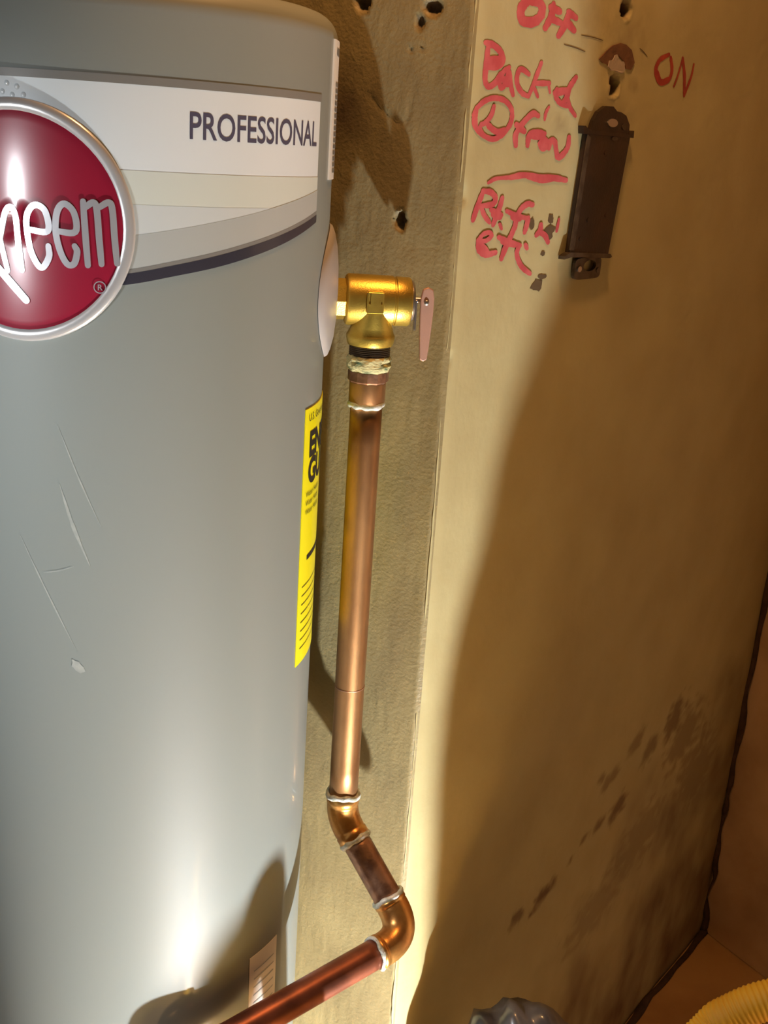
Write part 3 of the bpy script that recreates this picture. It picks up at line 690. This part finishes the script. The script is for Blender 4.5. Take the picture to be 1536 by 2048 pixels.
def ring(name, c, d, r, t, parent, seed, wob=0.0008):
    """irregular bead of solder round a joint"""
    c = Vector(c); d = Vector(d).normalized(); ref = Vector((0, 0, 1)) if abs(d.z) < .9 else Vector((1, 0, 0))
    u = (ref - d * ref.dot(d)).normalized(); w = d.cross(u); V = []; F = []; n = 48; m = 8
    for k in range(n):
        a = 2 * math.pi * k / n
        tt = t * (1 + 0.55 * nz(math.cos(a) * 2.2, math.sin(a) * 2.2, seed)); off = d * wob * 2.5 * nz(math.cos(a) * 1.5, math.sin(a) * 1.5, seed + 5)
        cc = c + off + (u * math.cos(a) + w * math.sin(a)) * r
        for j in range(m):
            q = 2 * math.pi * j / m; V.append(cc + (u * math.cos(a) + w * math.sin(a)) * tt * math.cos(q) + d * tt * 1.25 * math.sin(q))
    for k in range(n):
        for j in range(m):
            a = k * m + j; b = k * m + (j + 1) % m; c2 = ((k + 1) % n) * m + (j + 1) % m; d2_ = ((k + 1) % n) * m + j
            F.append((a, b, c2, d2_))
    return mesh(name, V, F, M['solder'], parent)
RP = 0.0163
ring('solder_ring', (0, 0, 1.3680), Dn, 0.0166, 0.0026, pipe, 1)
B1 = Vector((PX, PY, 0.8815)); d1 = Vector((0.5647, -0.4255, -0.7071)).normalized(); B2 = Vector((0.0597, 1.0250, 0.7754))
d1 = (B2 - B1).normalized(); d2 = Vector((-0.785, -0.611, -0.110)).normalized(); dn = Vector((0, 0, -1))
t1, t2 = 0.031, 0.046
straight = tube('pipe_length', [L3((PX, PY, z)) for z in np.linspace(1.369, 0.905, 12)], RP, M['copper'], pipe, seg=48, label='long vertical copper pipe')
ring('score_line', (0, 0, 1.0500), Dn, RP - 0.0003, 0.0008, straight, 8, wob=0.0001).data.materials[0] = M['copper_old']
def elbow(name, B, da, db, t, r, material, arc_frac, n=14, label=None):
    """wrought fitting: two straight cups joined by a bend"""
    p0 = B - da * t; p3 = B + db * t; q = t * arc_frac
    a = B - da * q; b = B + db * q
    P = [p0, p0 + da * 0.0005]; RR = [r * 0.90, r * 1.02]
    cup = (p0 - a).length * 0.80
    P += [p0 + da * cup * 0.93, p0 + da * cup]; RR += [r * 1.02, r * 0.97]
    for k in range(n + 1):
        s = k / n; P.append(a * (1 - s) ** 2 + B * 2 * s * (1 - s) + b * s * s); RR.append(r * 0.99)
    cup2 = (p3 - b).length * 0.80
    P += [p3 - db * cup2, p3 - db * cup2 * 0.93, p3 - db * 0.0005, p3]; RR += [r * 0.97, r * 1.02, r * 1.02, r * 0.90]
    return tube(name, [L3(p) for p in P], RR, material, pipe, seg=48, label=label)
elbow('elbow_45', B1, dn, d1, t1, 0.0182, M['copper_bright'], 0.55, label='45 degree copper elbow')
ring('solder_ring', L3(B1 - dn * t1), dn, 0.0172, 0.0030, pipe, 2, 0.0016)
ring('solder_ring', L3(B1 + d1 * t1), d1, 0.0172, 0.0028, pipe, 3)
tube('pipe_length', [L3(B1 + d1 * s) for s in np.linspace(t1 - 0.006, (B2 - B1).length - t2 + 0.006, 6)], RP, M['copper_old'], pipe, seg=48, label='short slanting tarnished copper pipe')
elbow('elbow_90', B2, d1, d2, t2, 0.0186, M['copper_bright'], 0.80, label='shiny orange copper elbow at the lowest bend')
ring('solder_ring', L3(B2 - d1 * t2), d1, 0.0174, 0.0026, pipe, 4)
ring('solder_ring', L3(B2 + d2 * t2), d2, 0.0174, 0.0022, pipe, 5, 0.0014)
SD = 0.285; B3 = B2 + d2 * SD
tube('pipe_length', [L3(B2 + d2 * s) for s in np.linspace(t2 - 0.006, SD - 0.034, 12)], RP, M['copper_red'], pipe, seg=48, label='dark reddish copper pipe running past the front of the heater')

elbow('unseen_elbow_drop', B3, d2, dn, 0.040, 0.0186, M['copper_bright'], 0.80, label='added unseen copper elbow turning down to the floor')  # elbow and drop are out of view, added to cast shadow on the heater
tube('pipe_length', [L3((B3.x, B3.y, z)) for z in np.linspace(B3.z - 0.034, 0.06, 10)], RP, M['copper_red'], pipe, seg=32, label='added unseen copper drop ending just above the floor')

# ------------------------------------------------------------------ black iron bracket on the cream wall
bracket = thing('iron_bracket', 'narrow black metal latch case fixed to the cream wall between OFF and ON', 'bracket', cream(0.265, 1.50, 0))
BO = cream(0.265, 1.50, 0)
def br3(u, z, h): return cream(u, z, h) - BO
def qd(quad, h0, h1, bev=0.0):
    V, F = prism_geo(quad, h1 - h0, lambda a, b, c: br3(a, b, h0 + c)); return V, F
HB = 0.0015
V, F = qd([(0.211, 1.5125), (0.308, 1.5075), (0.3265, 1.6435), (0.221, 1.6435)], HB, HB + 0.0060)
case = mesh('case', V, F, M['black_iron'], bracket, smooth=False); mod = case.modifiers.new('bevel', 'BEVEL'); mod.width = 0.0016; mod.segments = 3
V, F = qd([(0.2105, 1.5165), (0.2205, 1.5160), (0.2290, 1.6380), (0.2215, 1.6410)], HB + 0.0060, HB + 0.0072); mesh('side_lip', V, F, M['rust_iron'], case, smooth=False)
V, F = qd([(0.199, 1.5065), (0.199, 1.5100), (0.212, 1.5140), (0.309, 1.5090), (0.314, 1.5055), (0.309, 1.5040), (0.215, 1.5085)], HB, HB + 0.0080); mesh('bottom_flange', V, F, M['rust_iron'], bracket, smooth=False)
V, F = qd([(0.212, 1.6415), (0.210, 1.6495), (0.214, 1.6500), (0.222, 1.6465), (0.326, 1.6455), (0.331, 1.6500), (0.332, 1.6420)], HB, HB + 0.0072); mesh('top_flange', V, F, M['black_iron'], bracket, smooth=False)
V, F = qd([(0.2300, 1.6440), (0.2350, 1.6560), (0.2440, 1.6660), (0.2600, 1.6730), (0.2780, 1.6735), (0.2880, 1.6690), (0.2990, 1.6685), (0.3120, 1.6655), (0.3230, 1.6560), (0.3240, 1.6440)], HB, HB + 0.0045)
tt = mesh('top_tab', V, F, M['black_iron'], bracket, smooth=False)
def disc(name, u, z, ru, rz, h0, h1, material, parent, n=20):
    V, F = prism_geo([(u + ru * math.cos(2 * math.pi * k / n), z + rz * math.sin(2 * math.pi * k / n)) for k in range(n)], h1 - h0, lambda a, b, c: br3(a, b, h0 + c)); return mesh(name, V, F, material, parent, smooth=False)
disc('screw', 0.2790, 1.6560, 0.012, 0.0045, HB + 0.0045, HB + 0.0058, M['steel'], tt); disc('screw', 0.3090, 1.6530, 0.005, 0.0034, HB + 0.0045, HB + 0.0055, M['rust_iron'], tt)
disc('screw', 0.2860, 1.6395, 0.007, 0.0022, HB + 0.0060, HB + 0.0070, M['rust_iron'], tt)
# bottom tab with its hole: a ring of quads round an opening
n = 28; out = []; inn = []
for k in range(n):
    a = 2 * math.pi * k / n; c, s = math.cos(a), math.sin(a)
    e = 0.35; out.append((0.2645 + 0.0315 * math.copysign(abs(c) ** e, c), 1.4935 + 0.0125 * math.copysign(abs(s) ** e, s)))
    inn.append((0.2685 + 0.0150 * c, 1.4965 + 0.0064 * s))
V = [br3(a, b, HB) for a, b in out] + [br3(a, b, HB) for a, b in inn] + [br3(a, b, HB + 0.004) for a, b in out] + [br3(a, b, HB + 0.004) for a, b in inn]
F = []
for k in range(n):
    j = (k + 1) % n
    F += [(2 * n + k, 2 * n + j, 3 * n + j, 3 * n + k), (k, j, 2 * n + j, 2 * n + k), (n + k, 3 * n + k, 3 * n + j, n + j)]
bt = mesh('bottom_tab', V, F, M['rust_iron'], bracket, smooth=False)
disc('rivet', 0.2425, 1.4935, 0.0045, 0.0034, HB + 0.004, HB + 0.0055, M['steel'], bt); disc('rivet', 0.2890, 1.4905, 0.0042, 0.0032, HB + 0.004, HB + 0.0052, M['rust_iron'], bt)
for u, z in ((0.2345, 1.5280), (0.2480, 1.5490), (0.2900, 1.5540), (0.2700, 1.6230)):
    disc('case_rivet', u, z, 0.0042, 0.0026, HB + 0.0060, HB + 0.0066, M['black_iron'], case, n=14)

# ------------------------------------------------------------------ crumpled smoky plastic bag on the floor
bm = bmesh.new(); bmesh.ops.create_icosphere(bm, subdivisions=6, radius=1.0)
cx, cy, cz = 0.438, 0.925, 0.278; ax, ay, az = 0.200, 0.275, 0.276; pw = 3.4
for v in bm.verts:
    n_ = v.co.normalized(); s = (abs(n_.x) ** pw + abs(n_.y) ** pw + abs(n_.z) ** pw) ** (-1 / pw)
    p = Vector((n_.x * s * ax, n_.y * s * ay, n_.z * s * az))
    cr = noise.hetero_terrain(Vector((p.x * 9, p.y * 9, p.z * 5)), 0.7, 2.0, 4, 0.4)
    cre = 1 - abs(noise.noise(Vector((p.x * 13 + 4, p.y * 13, p.z * 7)))) * 2
    if p.z > 0.15: p += n_ * 0.010 * (0.6 - abs(noise.noise(Vector((p.x * 24, p.y * 9, p.z * 9)))) * 3)
    p += n_ * (0.007 * (cr - 0.8) + 0.010 * (cre - 0.55))
    p += Vector((cx, cy, cz))
    sh = max(0, min(1, (p.y - 0.93) / 0.16)) * max(0, min(1, (p.z - 0.2) / 0.25)); p.x -= 0.165 * sh * sh * (3 - 2 * sh)
    if p.z > 0.42:
        k = min(1, (p.z - 0.42) / 0.10)
        g = math.exp(-(((p.x - 0.205) / 0.105) ** 2 + ((p.y - 1.105) / 0.075) ** 2) * 0.9)
        fold = 0.010 * (abs(math.sin(3.5 * math.atan2(p.y - 1.13, p.x - 0.215) + 2 * noise.noise(p * 14))) - 0.5)
        p.z += k * g * (0.084 + fold); p.x -= 0.012 * g * k
        g2 = math.exp(-(((p.x - 0.248) / 0.030) ** 2 + ((p.y - 1.08) / 0.05) ** 2)); p.z += k * g2 * 0.016
    p.z = max(p.z, 0.004)
    v.co = p - Vector((cx, cy, 0))
me = bpy.data.meshes.new('plastic_bag'); bm.to_mesh(me); bm.free()
me.polygons.foreach_set('use_smooth', [True] * len(me.polygons)); me.materials.append(M['bag'])
bag = bpy.data.objects.new('plastic_bag', me); COL.objects.link(bag); bag.location = (cx, cy, 0)
bag['label'] = 'crumpled smoky grey plastic bag below the cream wall'; bag['category'] = 'bag'

# ------------------------------------------------------------------ yellow corrugated hose; its unseen left loop is added to shade the lower heater
hose_pts = [(0.03, 1.03, 0.024), (0.01, 0.98, 0.10), (-0.005, 0.92, 0.45), (0.023, 0.847, 0.66), (0.129, 0.713, 0.465), (0.169, 0.656, 0.373), (0.17, 0.641, 0.328), (0.163, 0.637, 0.287), (0.13, 0.60, 0.15), (0.12, 0.50, 0.04), (0.20, 0.38, 0.024), (0.40, 0.34, 0.022), (0.52, 0.31, 0.05), (0.50, 0.40, 0.24), (0.42, 0.50, 0.46), (0.335, 0.64, 0.62), (0.315, 0.80, 0.715), (0.335, 0.875, 0.757), (0.3660, 0.900, 0.7870), (0.3831, 0.900, 0.8063), (0.4178, 0.900, 0.8280), (0.475, 0.905, 0.835), (0.56, 0.92, 0.80), (0.66, 0.98, 0.60), (0.74, 1.10, 0.25), (0.80, 1.30, 0.024)]
hp = smooth_line(hose_pts, 40); hp = [Vector(p) for p in hp]
# resample evenly
dist = [0]
for i in range(1, len(hp)): dist.append(dist[-1] + (hp[i] - hp[i - 1]).length)
step = 0.0046 / 4; N = int(dist[-1] / step); P = []; RR = []; j = 0
for i in range(N):
    s = i * step
    while dist[j + 1] < s: j += 1
    t = (s - dist[j]) / max(1e-9, dist[j + 1] - dist[j]); P.append(hp[j].lerp(hp[j + 1], t))
    RR.append(0.0187 + 0.0007 * math.cos(2 * math.pi * s / 0.0046))
base = Vector((0.55, 1.2, 0))
hose = tube('corrugated_hose', [p - base for p in P], RR, M['hose'], None, seg=24)
hose.location = base; hose['label'] = 'yellow corrugated hose arching across the lower right corner, plus an added unseen loop'; hose['category'] = 'hose'
